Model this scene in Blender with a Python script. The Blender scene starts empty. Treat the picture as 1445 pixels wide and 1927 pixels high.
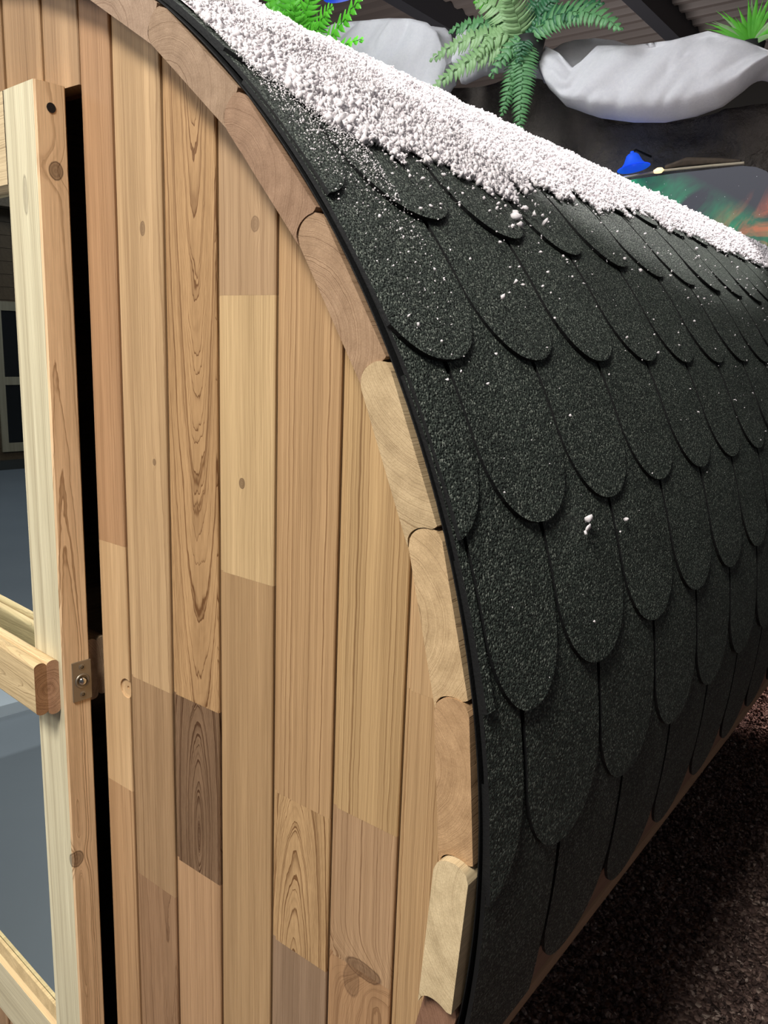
import bpy, math, random
import numpy as np
from mathutils import Vector, Matrix
random.seed(7)
rng = np.random.default_rng(11)
C = bpy.context.scene.collection
sc = bpy.context.scene
R_ = math.radians
H = 1.12                                   # height of the barrel's axis above the floor

# ------------------------------------------------------------------ camera
cam_d = bpy.data.cameras.new('camera'); cam = bpy.data.objects.new('camera', cam_d); C.objects.link(cam)
yaw, pitch, roll = 0.65097, 0.20963, 0.03732
fw = Vector((-math.sin(yaw)*math.cos(pitch), math.cos(yaw)*math.cos(pitch), -math.sin(pitch)))
rt = fw.cross(Vector((0, 0, 1))).normalized(); up = rt.cross(fw)
cr, sr = math.cos(roll), math.sin(roll)
r2 = cr*rt + sr*up; u2 = -sr*rt + cr*up
M = Matrix((r2, u2, -fw)).transposed().to_4x4()
M.translation = Vector((1.3164, -0.57239, 0.49439 + H))
cam.matrix_world = M
cam_d.sensor_fit = 'VERTICAL'; cam_d.sensor_height = 24.0; cam_d.lens = 24.0*1507.5/1927.0
cam_d.clip_start = 0.02; cam_d.clip_end = 100
sc.camera = cam

# ------------------------------------------------------------------ world, lights, exposure
sc.view_settings.view_transform = 'Standard'; sc.view_settings.look = 'None'
sc.view_settings.exposure = 0.0; sc.view_settings.gamma = 1.0
sc.view_settings.use_curve_mapping = False
w = bpy.data.worlds.new('hall_ambient'); sc.world = w; w.use_nodes = True
w.node_tree.nodes['Background'].inputs[0].default_value = (0.85, 0.9, 1.0, 1)
w.node_tree.nodes['Background'].inputs[1].default_value = 0.09

def lamp(name, kind, loc, target, energy, col, size=1.0, size_y=None, spot=None, blend=0.5):
    d = bpy.data.lights.new(name, kind); d.energy = energy; d.color = col
    if kind == 'AREA':
        d.size = size
        if size_y: d.shape = 'RECTANGLE'; d.size_y = size_y
    else:
        d.shadow_soft_size = size
    if kind == 'SPOT': d.spot_size = R_(spot); d.spot_blend = blend
    o = bpy.data.objects.new(name, d); C.objects.link(o); o.location = loc
    o.rotation_euler = (Vector(target) - Vector(loc)).to_track_quat('-Z', 'Y').to_euler()
    return o
SPOT_AT = Vector((0.5, 2.1, 4.7))
def _on(t, y): return Vector((1.015*math.sin(R_(t)), y, H+1.015*math.cos(R_(t))))
_d1 = (_on(47.8, .66)-SPOT_AT).normalized(); _d2 = (_on(53.0, 1.54)-SPOT_AT).normalized()
_n = _d1.cross(_d2).normalized(); _n = _n if _n.x < 0 else -_n       # the spotlight's rim runs along the roof
_m = (_d1+_d2).normalized(); _ca = math.cos(R_(42))/_m.dot(_d1)
SPOT_TO = SPOT_AT + 3*(_ca*_m + math.sqrt(max(0, 1-_ca*_ca))*_n)
lamp('hall_light_front', 'AREA', (1.0, -2.0, 3.9), (0.5, -0.1, 0.7), 40, (1.0, 0.95, 0.88), 0.8).data.spread = R_(95)
lamp('hall_light_left', 'AREA', (-1.2, -3.4, 3.8), (0.3, 0.0, 1.0), 62, (1.0, 0.95, 0.88), 1.4)
lamp('hall_light_overhead', 'AREA', (0.1, 1.0, 4.5), (0.3, 0.9, 1.9), 27, (1.0, 0.97, 0.98), 0.7, 2.5)
lamp('hall_light_back', 'AREA', (-1.6, 1.9, 4.6), (-1.0, 3.9, 2.9), 80, (0.93, 0.96, 1.0), 0.8, 2.0)
lamp('added_ceiling_uplight', 'AREA', (-2.6, 6.6, 1.2), (-2.4, 7.0, 4.8), 75, (1.0, 0.94, 0.90), 2.5)  # unseen uplight added behind the back wall to brighten the ceiling
lamp('hall_light_far', 'AREA', (-5.5, -3.5, 4.3), (-5.0, -2.0, 0.0), 75, (0.86, 0.93, 1.0), 2.5)
lamp('hall_light_pink', 'SPOT', (2.6, 3.95, 1.9), (0.70, 3.60, 0.0), 330, (1.0, 0.74, 0.68), 0.1, spot=26, blend=0.5)
lamp('hall_light_spot', 'SPOT', SPOT_AT, SPOT_TO, 560, (1.0, 0.96, 0.93), 0.03, spot=84, blend=0.03)

# ------------------------------------------------------------------ colour and node helpers
def lin(c):
    c = c/255.0
    return c/12.92 if c <= 0.04045 else ((c+0.055)/1.055)**2.4
def S(r, g, b): return (lin(r), lin(g), lin(b), 1.0)

class N:
    def __init__(s, name):
        s.m = bpy.data.materials.new(name); s.m.use_nodes = True
        s.t = s.m.node_tree; s.b = s.t.nodes['Principled BSDF']; s.out = s.t.nodes['Material Output']
    def n(s, typ, **kw):
        x = s.t.nodes.new(typ)
        for k, v in kw.items(): setattr(x, k, v)
        return x
    def put(s, sock, v):
        if hasattr(v, 'links') or isinstance(v, bpy.types.NodeSocket): s.t.links.new(v, sock)
        else: sock.default_value = v
    def math(s, op, a, b=None, c=None, clamp=False):
        x = s.n('ShaderNodeMath', operation=op, use_clamp=clamp)
        s.put(x.inputs[0], a)
        if b is not None: s.put(x.inputs[1], b)
        if c is not None: s.put(x.inputs[2], c)
        return x.outputs[0]
    def vmath(s, op, a, b=None):
        x = s.n('ShaderNodeVectorMath', operation=op); s.put(x.inputs[0], a)
        if b is not None: s.put(x.inputs[1], b)
        return x.outputs['Value'] if op in ('LENGTH', 'DISTANCE', 'DOT_PRODUCT') else x.outputs[0]
    def noise(s, vec, scale, detail=2, rough=0.5, dist=0.0):
        x = s.n('ShaderNodeTexNoise'); s.put(x.inputs['Vector'], vec)
        x.inputs['Scale'].default_value = scale; x.inputs['Detail'].default_value = detail
        x.inputs['Roughness'].default_value = rough; x.inputs['Distortion'].default_value = dist
        return x.outputs['Fac']
    def voro(s, vec, scale, out='Distance', feature='F1'):
        x = s.n('ShaderNodeTexVoronoi', feature=feature); s.put(x.inputs['Vector'], vec)
        x.inputs['Scale'].default_value = scale
        return x.outputs[out]
    def ramp(s, fac, pts):
        x = s.n('ShaderNodeValToRGB'); s.put(x.inputs[0], fac); e = x.color_ramp.elements
        while len(e) < len(pts): e.new(0.5)
        for i, (p, c) in enumerate(pts):
            e[i].position = p; e[i].color = c if len(c) == 4 else (*c, 1)
        return x.outputs[0]
    def mix(s, fac, a, b, blend='MIX'):
        x = s.n('ShaderNodeMix', data_type='RGBA', blend_type=blend)
        s.put(x.inputs[0], fac); s.put(x.inputs[6], a); s.put(x.inputs[7], b)
        return x.outputs[2]
    def remap(s, v, a, b, c, d):
        x = s.n('ShaderNodeMapRange'); s.put(x.inputs[0], v)
        for i, q in enumerate((a, b, c, d)): x.inputs[i+1].default_value = q
        return x.outputs[0]
    def bump(s, h, strength, dist):
        x = s.n('ShaderNodeBump'); s.put(x.inputs['Height'], h)
        x.inputs['Strength'].default_value = strength; x.inputs['Distance'].default_value = dist
        s.t.links.new(x.outputs[0], s.b.inputs['Normal'])
    def obj(s): return s.n('ShaderNodeTexCoord').outputs['Object']
    def attr(s, name):
        return s.n('ShaderNodeAttribute', attribute_name=name)
    def base(s, c): s.put(s.b.inputs['Base Color'], c)
    def set(s, **kw):
        for k, v in kw.items(): s.b.inputs[k.replace('_', ' ')].default_value = v

# wood: growth rings cut in 3-D around a pith axis ('wco'), own tone and grain per piece;
# knots: (object position, radius across, radius along z, strength of the dark core)
def wood_mat(name, knots=()):
    n = N(name)
    wco = n.attr('wco').outputs['Vector']; tone = n.attr('tone').outputs['Color']
    gp = n.n('ShaderNodeSeparateXYZ'); n.put(gp.inputs[0], n.attr('gp').outputs['Vector'])
    freq, con, amp = gp.outputs
    flat = n.vmath('MULTIPLY', wco, (1, 1, 0))
    r = n.vmath('LENGTH', flat)
    nA = n.math('SUBTRACT', n.noise(n.vmath('MULTIPLY', wco, (16, 16, 2.2)), 1.0, 2), 0.5)
    nB = n.math('SUBTRACT', n.noise(n.vmath('MULTIPLY', wco, (55, 55, 14)), 1.0, 3, 0.6), 0.5)
    r = n.math('ADD', r, n.math('MULTIPLY', nA, amp))
    r = n.math('ADD', r, n.math('MULTIPLY', nB, 0.0042))
    core = None
    if knots:
        P = n.obj()
        for (kp, ra, rz, dark) in knots:
            d = n.vmath('MULTIPLY', n.vmath('SUBTRACT', P, kp), (1/ra, 1/ra, 1/rz))
            L = n.vmath('LENGTH', d)
            Lw = n.math('ADD', L, n.math('MULTIPLY', nB, 0.55))
            g = n.math('POWER', 2.718, n.math('MULTIPLY', n.math('MULTIPLY', L, L), -0.22))
            r = n.math('ADD', r, n.math('MULTIPLY', g, ra*0.9))
            body = n.math('MULTIPLY', n.remap(Lw, 0.85, 1.12, 1, 0), dark)
            ring = n.math('MULTIPLY', n.math('MULTIPLY', n.remap(Lw, 0.8, 0.95, 0, 1), n.remap(Lw, 0.98, 1.15, 1, 0)), dark)
            c = n.math('MAXIMUM', n.math('MULTIPLY', body, 0.72), ring)
            c = n.math('MULTIPLY', c, n.math('ADD', 0.90, n.math('MULTIPLY', n.math('SINE', n.math('MULTIPLY', Lw, 13.0)), 0.08)))
            core = c if core is None else n.math('MAXIMUM', core, c)
    t = n.math('MULTIPLY', r, freq)
    vr = n.n('ShaderNodeTexNoise', noise_dimensions='1D'); n.put(vr.inputs['W'], n.math('MULTIPLY', t, 0.33)); vr.inputs['Detail'].default_value = 1.0
    t = n.math('ADD', t, n.math('MULTIPLY', vr.outputs[0], 2.6))
    f = n.math('FRACT', t)
    wn = n.n('ShaderNodeTexWhiteNoise', noise_dimensions='1D'); n.put(wn.inputs['W'], n.math('FLOOR', t))
    late = n.ramp(f, [(0, (.9,)*3), (.07, (.02,)*3), (.55, (.05,)*3), (.83, (.30,)*3), (.96, (1,)*3)])
    k = n.math('MULTIPLY', n.math('MULTIPLY', late, con), n.remap(wn.outputs[0], 0, 1, 0.5, 1.35))
    k = n.math('MINIMUM', k, 1.0)
    dark = n.mix(1.0, tone, (0.36, 0.27, 0.20, 1), 'MULTIPLY')
    col = n.mix(k, tone, dark)
    st = n.remap(n.noise(n.vmath('MULTIPLY', wco, (42, 42, 0.9)), 1.0, 4, 0.65), 0.3, 0.7, 0.76, 1.14)
    fi = n.remap(n.noise(n.vmath('MULTIPLY', wco, (600, 600, 7)), 1.0, 3, 0.65), 0.3, 0.7, 0.85, 1.11)
    sf = n.math('MULTIPLY', st, fi)
    cs = n.n('ShaderNodeCombineXYZ')
    n.put(cs.inputs[0], n.math('POWER', sf, 0.9)); n.put(cs.inputs[1], sf); n.put(cs.inputs[2], n.math('POWER', sf, 1.12))
    col = n.mix(1.0, col, cs.outputs[0], 'MULTIPLY')
    if core is not None: col = n.mix(core, col, S(70, 44, 30))
    n.base(col); n.set(Roughness=0.55, Specular_IOR_Level=0.3)
    n.bump(n.math('SUBTRACT', n.math('MULTIPLY', fi, 0.6), n.math('MULTIPLY', late, 0.5)), 0.35, 0.0008)
    return n.m

# ------------------------------------------------------------------ mesh building
class MB:
    """vertices and faces of one mesh, with optional wood coordinates, tone and grain per vertex"""
    def __init__(s): s.v = []; s.f = []; s.sm = []; s.mi = []; s.w = []; s.tn = []; s.gp = []
    def add(s, verts, faces, smooth=False, mat=0, wood=None):
        o = len(s.v); s.v += [tuple(q) for q in verts]
        for f in faces: s.f.append(tuple(i+o for i in f)); s.sm.append(smooth); s.mi.append(mat)
        if wood:
            fn, tone, gp = wood
            s.w += [tuple(fn(q)) for q in verts]; s.tn += [(tone[0]*.92, tone[1]*1.03, tone[2]*1.11, 1)]*len(verts); s.gp += [gp]*len(verts)
        else:
            s.w += [(0, 0, 0)]*len(verts); s.tn += [(.5, .3, .15, 1)]*len(verts); s.gp += [(200, .3, .003)]*len(verts)
    def grid(s, P, smooth=True, mat=0, wood=None, flip=False):
        a, b = len(P), len(P[0]); vs = [q for row in P for q in row]; fs = []
        for i in range(a-1):
            for j in range(b-1):
                q = (i*b+j, i*b+j+1, (i+1)*b+j+1, (i+1)*b+j)
                fs.append(q[::-1] if flip else q)
        s.add(vs, fs, smooth, mat, wood)
    def box(s, lo, hi, wood=None, mat=0, xf=None):
        x0, y0, z0 = lo; x1, y1, z1 = hi
        v = [(x0,y0,z0),(x1,y0,z0),(x1,y1,z0),(x0,y1,z0),(x0,y0,z1),(x1,y0,z1),(x1,y1,z1),(x0,y1,z1)]
        if xf: v = [xf(q) for q in v]
        s.add(v, [(0,3,2,1),(4,5,6,7),(0,1,5,4),(1,2,6,5),(2,3,7,6),(3,0,4,7)], False, mat, wood)
    def lathe(s, prof, n=24, mat=0, smooth=True, xf=None):
        P = []
        for (r, z) in prof:
            row = [(r*math.cos(2*math.pi*i/n), r*math.sin(2*math.pi*i/n), z) for i in range(n+1)]
            P.append([xf(q) for q in row] if xf else row)
        s.grid(P, smooth, mat)
    def tube(s, pts, rad, n=8, mat=0):
        P = []
        for i, p in enumerate(pts):
            p = Vector(p); a = Vector(pts[max(i-1, 0)]); b = Vector(pts[min(i+1, len(pts)-1)])
            d = (b-a).normalized(); sd = d.cross(Vector((0.3, 0.1, 1))).normalized(); uu = sd.cross(d)
            rr = rad[i] if isinstance(rad, (list, tuple)) else rad
            P.append([tuple(p + rr*(math.cos(2*math.pi*k/n)*sd + math.sin(2*math.pi*k/n)*uu)) for k in range(n+1)])
        s.grid(P, True, mat)
    def build(s, name, mats, parent=None, bevel=None):
        me = bpy.data.meshes.new(name); me.from_pydata(s.v, [], s.f)
        for m in (mats if isinstance(mats, (list, tuple)) else [mats]): me.materials.append(m)
        me.polygons.foreach_set('use_smooth', s.sm); me.polygons.foreach_set('material_index', s.mi)
        for nm, typ, dat, key in (('wco', 'FLOAT_VECTOR', s.w, 'vector'), ('gp', 'FLOAT_VECTOR', s.gp, 'vector'), ('tone', 'FLOAT_COLOR', s.tn, 'color')):
            a = me.attributes.new(nm, typ, 'POINT'); a.data.foreach_set(key, np.array(dat, dtype=np.float32).ravel())
        me.update()
        o = bpy.data.objects.new(name, me); C.objects.link(o)
        if parent is not None: o.parent = parent
        if bevel:
            b = o.modifiers.new('bevel', 'BEVEL'); b.width = bevel; b.segments = 2; b.limit_method = 'ANGLE'; b.angle_limit = R_(50)
        return o
def mesh_np(name, verts, faces, mat, parent=None, smooth=False):
    """fast mesh from numpy arrays of vertices and equal-sized faces"""
    k = faces.shape[1]; me = bpy.data.meshes.new(name)
    me.vertices.add(len(verts)); me.vertices.foreach_set('co', verts.astype(np.float32).ravel())
    me.loops.add(faces.size); me.loops.foreach_set('vertex_index', faces.astype(np.int32).ravel())
    me.polygons.add(len(faces)); me.polygons.foreach_set('loop_start', np.arange(0, faces.size, k, dtype=np.int32))
    me.polygons.foreach_set('loop_total', np.full(len(faces), k, dtype=np.int32))
    me.polygons.foreach_set('use_smooth', np.full(len(faces), smooth))
    me.materials.append(mat); me.update(calc_edges=True); me.validate()
    o = bpy.data.objects.new(name, me); C.objects.link(o)
    if parent is not None: o.parent = parent
    return o
def empty(name, loc=(0, 0, 0)):
    o = bpy.data.objects.new(name, None); C.objects.link(o); o.location = loc; o.empty_display_size = 0.1; return o
def tag(o, label=None, cat=None, group=None, kind=None):
    if label: o['label'] = label
    if cat: o['category'] = cat
    if group: o['group'] = group
    if kind: o['kind'] = kind
    return o
def wood_fn(origin, axis='z', tilt=0.0, tdir=0.0, pith=(0, 0)):
    """maps a point to coordinates around the pith; grain runs along axis, tilted by 'tilt' towards tdir"""
    ox, oy, oz = origin; c, s_ = math.cos(tdir)*tilt, math.sin(tdir)*tilt
    def fn(q):
        x, y, z = q[0]-ox, q[1]-oy, q[2]-oz
        if axis == 'y': x, y, z = x, z, y
        elif axis == 'x': x, y, z = y, z, x
        return (x - pith[0] + c*z, y - pith[1] + s_*z, z)
    return fn

# value noise on a lattice, for snow
_lat = rng.random((256, 256))
def vnoise(u, v):
    u = np.asarray(u, float); v = np.asarray(v, float)
    i, j = np.floor(u).astype(int), np.floor(v).astype(int); fu, fv = u-i, v-j
    fu = fu*fu*(3-2*fu); fv = fv*fv*(3-2*fv)
    g = lambda a, b: _lat[a % 256, b % 256]
    return (g(i, j)*(1-fu)+g(i+1, j)*fu)*(1-fv) + (g(i, j+1)*(1-fu)+g(i+1, j+1)*fu)*fv
ICO_V = None
def ico():
    t = (1+5**0.5)/2
    v = np.array([(-1,t,0),(1,t,0),(-1,-t,0),(1,-t,0),(0,-1,t),(0,1,t),(0,-1,-t),(0,1,-t),(t,0,-1),(t,0,1),(-t,0,-1),(-t,0,1)], float)
    f = np.array([(0,11,5),(0,5,1),(0,1,7),(0,7,10),(0,10,11),(1,5,9),(5,11,4),(11,10,2),(10,7,6),(7,1,8),(3,9,4),(3,4,2),(3,2,6),(3,6,8),(3,8,9),(4,9,5),(2,4,11),(6,2,10),(8,6,7),(9,8,1)])
    return v/np.linalg.norm(v[0]), f
def crumbs(pos, size, squash=0.8, jag=0.45):
    """irregular lumps: pos (n,3), size (n,)"""
    v, f = ico(); n = len(pos)
    rad = 1 + jag*(rng.random((n, 12, 1))-0.45)*1.4
    an = 0.6 + 0.8*rng.random((n, 1, 3))
    V = v[None]*rad*an
    q = rng.normal(size=(n, 4)); q /= np.linalg.norm(q, axis=1, keepdims=True)
    w_, x, y, z = q.T
    Rm = np.stack([1-2*(y*y+z*z), 2*(x*y-z*w_), 2*(x*z+y*w_), 2*(x*y+z*w_), 1-2*(x*x+z*z), 2*(y*z-x*w_), 2*(x*z-y*w_), 2*(y*z+x*w_), 1-2*(x*x+y*y)], 1).reshape(n, 3, 3)
    V = np.einsum('nij,nkj->nki', Rm, V)*size[:, None, None]
    V = V + pos[:, None, :]
    F = f[None] + (np.arange(n)*12)[:, None, None]
    return V.reshape(-1, 3), F.reshape(-1, 3)

# ------------------------------------------------------------------ materials
cedar = wood_mat('cedar')

n = N('roof_granules'); P = n.obj()
cell = n.n('ShaderNodeTexVoronoi'); n.put(cell.inputs['Vector'], P); cell.inputs['Scale'].default_value = 480
sep = n.n('ShaderNodeSeparateXYZ'); n.put(sep.inputs[0], cell.outputs['Color'])
g1 = n.ramp(sep.outputs[0], [(0, S(32, 38, 35)), (.5, S(50, 59, 53)), (.84, S(82, 91, 83)), (.97, S(128, 135, 125))])
pat = n.remap(n.noise(P, 9, 3), 0.3, 0.7, 0.85, 1.12)
cc = n.n('ShaderNodeCombineXYZ'); [n.put(cc.inputs[i], pat) for i in range(3)]
n.base(n.mix(1.0, g1, cc.outputs[0], 'MULTIPLY')); n.set(Roughness=0.62, Specular_IOR_Level=0.45)
hh = n.math('ADD', n.math('MULTIPLY', cell.outputs['Distance'], -1.0), n.math('MULTIPLY', n.noise(P, 300, 2), 2.2))
n.bump(hh, 0.9, 0.0014); granules = n.m
n = N('bitumen'); n.base(S(22, 23, 24)); n.set(Roughness=0.6, Specular_IOR_Level=0.3)
n.bump(n.noise(n.obj(), 300, 2), 0.5, 0.001); bitumen = n.m

n = N('plastic_snow'); n.base(S(244, 238, 241)); n.set(Roughness=0.45, Specular_IOR_Level=0.35)
n.b.inputs['Subsurface Weight'].default_value = 0.7; n.b.inputs['Subsurface Radius'].default_value = (.008, .008, .008)
snow_mat = n.m

n = N('dark_metal'); n.base(S(160, 150, 134)); n.set(Metallic=0.8, Roughness=0.42)
n.bump(n.noise(n.vmath('MULTIPLY', n.obj(), (800, 800, 40)), 1.0, 1), 0.1, 0.0005); brushed = n.m
n = N('polished_metal'); n.base(S(215, 210, 200)); n.set(Metallic=1.0, Roughness=0.12); polished = n.m
n = N('hole_dark'); n.base(S(24, 16, 11)); n.set(Roughness=0.9); hole_dark = n.m

n = N('tinted_glass')
tr = n.n('ShaderNodeBsdfTransparent'); tr.inputs[0].default_value = (0.20, 0.215, 0.22, 1)
gl = n.n('ShaderNodeBsdfGlossy'); gl.inputs['Roughness'].default_value = 0.008; gl.inputs['Color'].default_value = (0.86, 0.93, 0.93, 1)
fr = n.n('ShaderNodeFresnel'); fr.inputs[0].default_value = 1.9
mx = n.n('ShaderNodeMixShader'); n.put(mx.inputs[0], n.math('ADD', fr.outputs[0], 0.13, clamp=True))
n.put(mx.inputs[1], tr.outputs[0]); n.put(mx.inputs[2], gl.outputs[0]); n.put(n.out.inputs[0], mx.outputs[0]); glass = n.m

n = N('white_fleece'); P = n.obj()
n.base(n.mix(n.noise(P, 60, 4, .7), S(214, 214, 219), S(236, 235, 236))); n.set(Roughness=0.95, Specular_IOR_Level=0.1)
n.b.inputs['Subsurface Weight'].default_value = 0.3; n.b.inputs['Subsurface Radius'].default_value = (.05, .05, .055)
n.bump(n.noise(P, 90, 4, .7), 0.25, 0.006); fleece = n.m

def leaf_mat(name, a, b, rib):
    n = N(name); P = n.obj()
    n.base(n.mix(n.noise(P, 14, 3), a, b)); n.set(Roughness=0.42, Specular_IOR_Level=0.4)
    n.b.inputs['Transmission Weight'].default_value = 0.0
    n.bump(n.noise(P, 160, 2), 0.3, 0.002); return n.m
leaf_pale = leaf_mat('fern_pale', S(112, 158, 98), S(172, 206, 148), None)
leaf_dark = leaf_mat('fern_dark', S(36, 84, 56), S(64, 128, 82), None)
leaf_mid = leaf_mat('fern_mid', S(70, 128, 80), S(118, 174, 112), None)
leaf_bright = leaf_mat('fern_bright', S(56, 158, 30), S(120, 218, 66), None)
n = N('plant_pot'); n.base(S(40, 42, 40)); n.set(Roughness=0.6); pot_mat = n.m

n = N('blue_shade'); n.base(S(30, 80, 210)); n.set(Roughness=0.35)
n.b.inputs['Emission Color'].default_value = S(28, 86, 235); n.b.inputs['Emission Strength'].default_value = 0.55; blue_shade = n.m
n = N('warm_bulb'); n.base(S(255, 230, 180)); n.b.inputs['Emission Color'].default_value = S(255, 224, 170)
n.b.inputs['Emission Strength'].default_value = 1.3; bulb_mat = n.m

n = N('nebula_print_glow'); P = n.obj()
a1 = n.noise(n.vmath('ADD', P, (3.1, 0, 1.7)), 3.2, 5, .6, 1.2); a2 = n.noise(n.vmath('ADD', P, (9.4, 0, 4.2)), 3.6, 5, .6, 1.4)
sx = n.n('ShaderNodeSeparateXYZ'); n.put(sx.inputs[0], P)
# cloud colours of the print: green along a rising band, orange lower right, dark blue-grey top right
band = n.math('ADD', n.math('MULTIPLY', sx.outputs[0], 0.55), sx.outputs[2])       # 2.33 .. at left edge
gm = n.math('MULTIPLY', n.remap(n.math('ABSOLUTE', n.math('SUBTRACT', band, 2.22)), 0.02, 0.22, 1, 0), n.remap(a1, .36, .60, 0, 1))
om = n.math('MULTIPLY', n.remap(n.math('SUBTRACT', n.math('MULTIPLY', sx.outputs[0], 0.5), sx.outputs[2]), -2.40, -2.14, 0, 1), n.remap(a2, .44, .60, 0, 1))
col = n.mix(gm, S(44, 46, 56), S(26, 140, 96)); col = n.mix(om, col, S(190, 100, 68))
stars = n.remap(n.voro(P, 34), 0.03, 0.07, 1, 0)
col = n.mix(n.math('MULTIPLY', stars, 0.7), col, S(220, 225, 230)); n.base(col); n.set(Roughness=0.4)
n.put(n.b.inputs['Emission Color'], col); n.b.inputs['Emission Strength'].default_value = 0.8; nebula = n.m  # plain print, no lamp: emission of its own colours added to brighten it
n = N('pale_rail'); n.base(S(196, 184, 160)); n.set(Roughness=0.5); rail_mat = n.m
n = N('rough_bark'); n.base(n.mix(n.noise(n.obj(), 30, 4), S(50, 42, 36), S(112, 98, 82))); n.set(Roughness=0.9); bark = n.m

n = N('gravel'); P = n.obj()
cv = n.n('ShaderNodeTexVoronoi'); n.put(cv.inputs['Vector'], P); cv.inputs['Scale'].default_value = 85
sp = n.n('ShaderNodeSeparateXYZ'); n.put(sp.inputs[0], cv.outputs['Color'])
n.base(n.ramp(sp.outputs[0], [(0, S(72, 57, 53)), (.6, S(124, 100, 92)), (.9, S(164, 138, 126)), (1, S(214, 194, 180))])); n.set(Roughness=0.85)
n.bump(n.math('MULTIPLY', cv.outputs['Distance'], -1), 1.0, 0.01); gravel_mat = n.m
n = N('grey_floor'); P = n.obj()
n.base(n.mix(n.noise(P, 1.5, 4), S(104, 111, 119), S(118, 125, 132))); n.set(Roughness=0.4, Specular_IOR_Level=0.3); floor_mat = n.m
n = N('rock_wall'); P = n.obj()
n.base(n.mix(n.noise(P, 3, 5, .65), S(56, 52, 49), S(116, 108, 100))); n.set(Roughness=0.8)
n.bump(n.noise(P, 5, 6, .6), 0.9, 0.14); rock_mat = n.m
n = N('ceiling_metal'); n.base(S(112, 102, 98)); n.set(Roughness=0.55, Metallic=0.0); ceil_mat = n.m
n = N('beam_paint'); n.base(S(58, 58, 64)); n.set(Roughness=0.5); beam_mat = n.m
n = N('dark_wall'); n.base(n.mix(n.noise(n.obj(), 1, 3), S(40, 38, 36), S(58, 54, 50))); n.set(Roughness=0.8); wall_mat = n.m
n = N('dark_pane'); n.base(S(16, 17, 18)); n.set(Roughness=0.2); pane_mat = n.m
n = N('pale_vinyl'); n.base(S(176, 184, 192)); n.set(Roughness=0.4); vinyl = n.m

# ------------------------------------------------------------------ setting
def struct(o): o['kind'] = 'structure'; return o
m = MB(); m.grid([[(-11, -7, 0), (0.2, -7, 0)], [(-11, 10, 0), (0.2, 10, 0)]], False, flip=False); m.box((-11, -7, -0.1), (4.5, 10, -0.012))
m.f = m.f; struct(m.build('floor', floor_mat))
m = MB()
nx, nz = 240, 72
def wallz(x): return 2.92 + 0.0*x
Pw = []
for i in range(nx+1):
    x = -7 + 11.0*i/nx; row = []
    for j in range(nz+1):
        z = (2.90 + 0.36*min(1, max(0, (-.75-x)/.5)))*j/nz
        y = 4.24 + 0.22*(vnoise(x*2.3+40, z*2.6+7)-0.5) - 0.22*(abs(vnoise(x*3.1+3, z*3.6+1.3*x)-0.5)-.2) - 0.10*(abs(vnoise(x*8+31, z*9)-0.5)-.2)
        row.append((x, float(y), z))
    x_, y_, z_ = row[-1]; row.append((x_, 4.62, z_+0.01)); row.append((x_, 4.65, 0.0)); Pw.append(row)
m.grid(Pw, True, flip=True); struct(m.build('wall_back', rock_mat))
m = MB(); Pc = []
NX = 2; ys = np.arange(-7, 10.01, 0.05)
for i in range(NX+1):
    x = -11 + 15.5*i/NX
    Pc.append([(x, float(y), 4.8 - (0.035 if (k//2) % 2 else 0.0)) for k, y in enumerate(ys)])
m.grid(Pc, False, flip=True); m.box((-11, -7, 4.84), (4.5, 10, 4.9)); struct(m.build('ceiling', ceil_mat))
for i, (xb, sk) in enumerate(((-1.77, 0.15), (-3.52, 0.0), (-5.3, 0.0), (1.2, 0.0))):
    m = MB(); m.box((-0.07, -7, 4.56), (0.07, 10, 4.79)); o = m.build('trim_%d' % (i+1), beam_mat); o.location.x = xb; struct(o)
m = MB(); m.box((-11, 9.9, 0), (4.5, 10, 4.8)); struct(m.build('wall_far', wall_mat))
m = MB(); m.box((-11.1, -7, 0), (-11, 10, 4.8)); struct(m.build('wall_left', wall_mat))

# gravel bed on the right of the barrel: a bed and loose chips
gx = np.linspace(0.2, 4.45, 60); gy = np.linspace(-6.9, 4.1, 140)
m = MB(); m.grid([[(float(x), float(y), -0.004+0.012*float(vnoise(x*14, y*14))) for y in gy] for x in gx], True, flip=True)
bed = tag(m.build('gravel_bed', gravel_mat), 'dark brown gravel ground beside the barrel sauna', 'gravel', kind='stuff')
npb = 15000
pp = np.stack([0.35+1.1*rng.random(npb)**1.0, 0.6+3.4*rng.random(npb), np.full(npb, 0.009)], 1)
vv, ff = crumbs(pp, 0.004+0.006*rng.random(npb)**2, jag=.5)
mesh_np('loose_chips', vv, ff, gravel_mat, bed)
tag(bed.children[0], kind='stuff')

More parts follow.
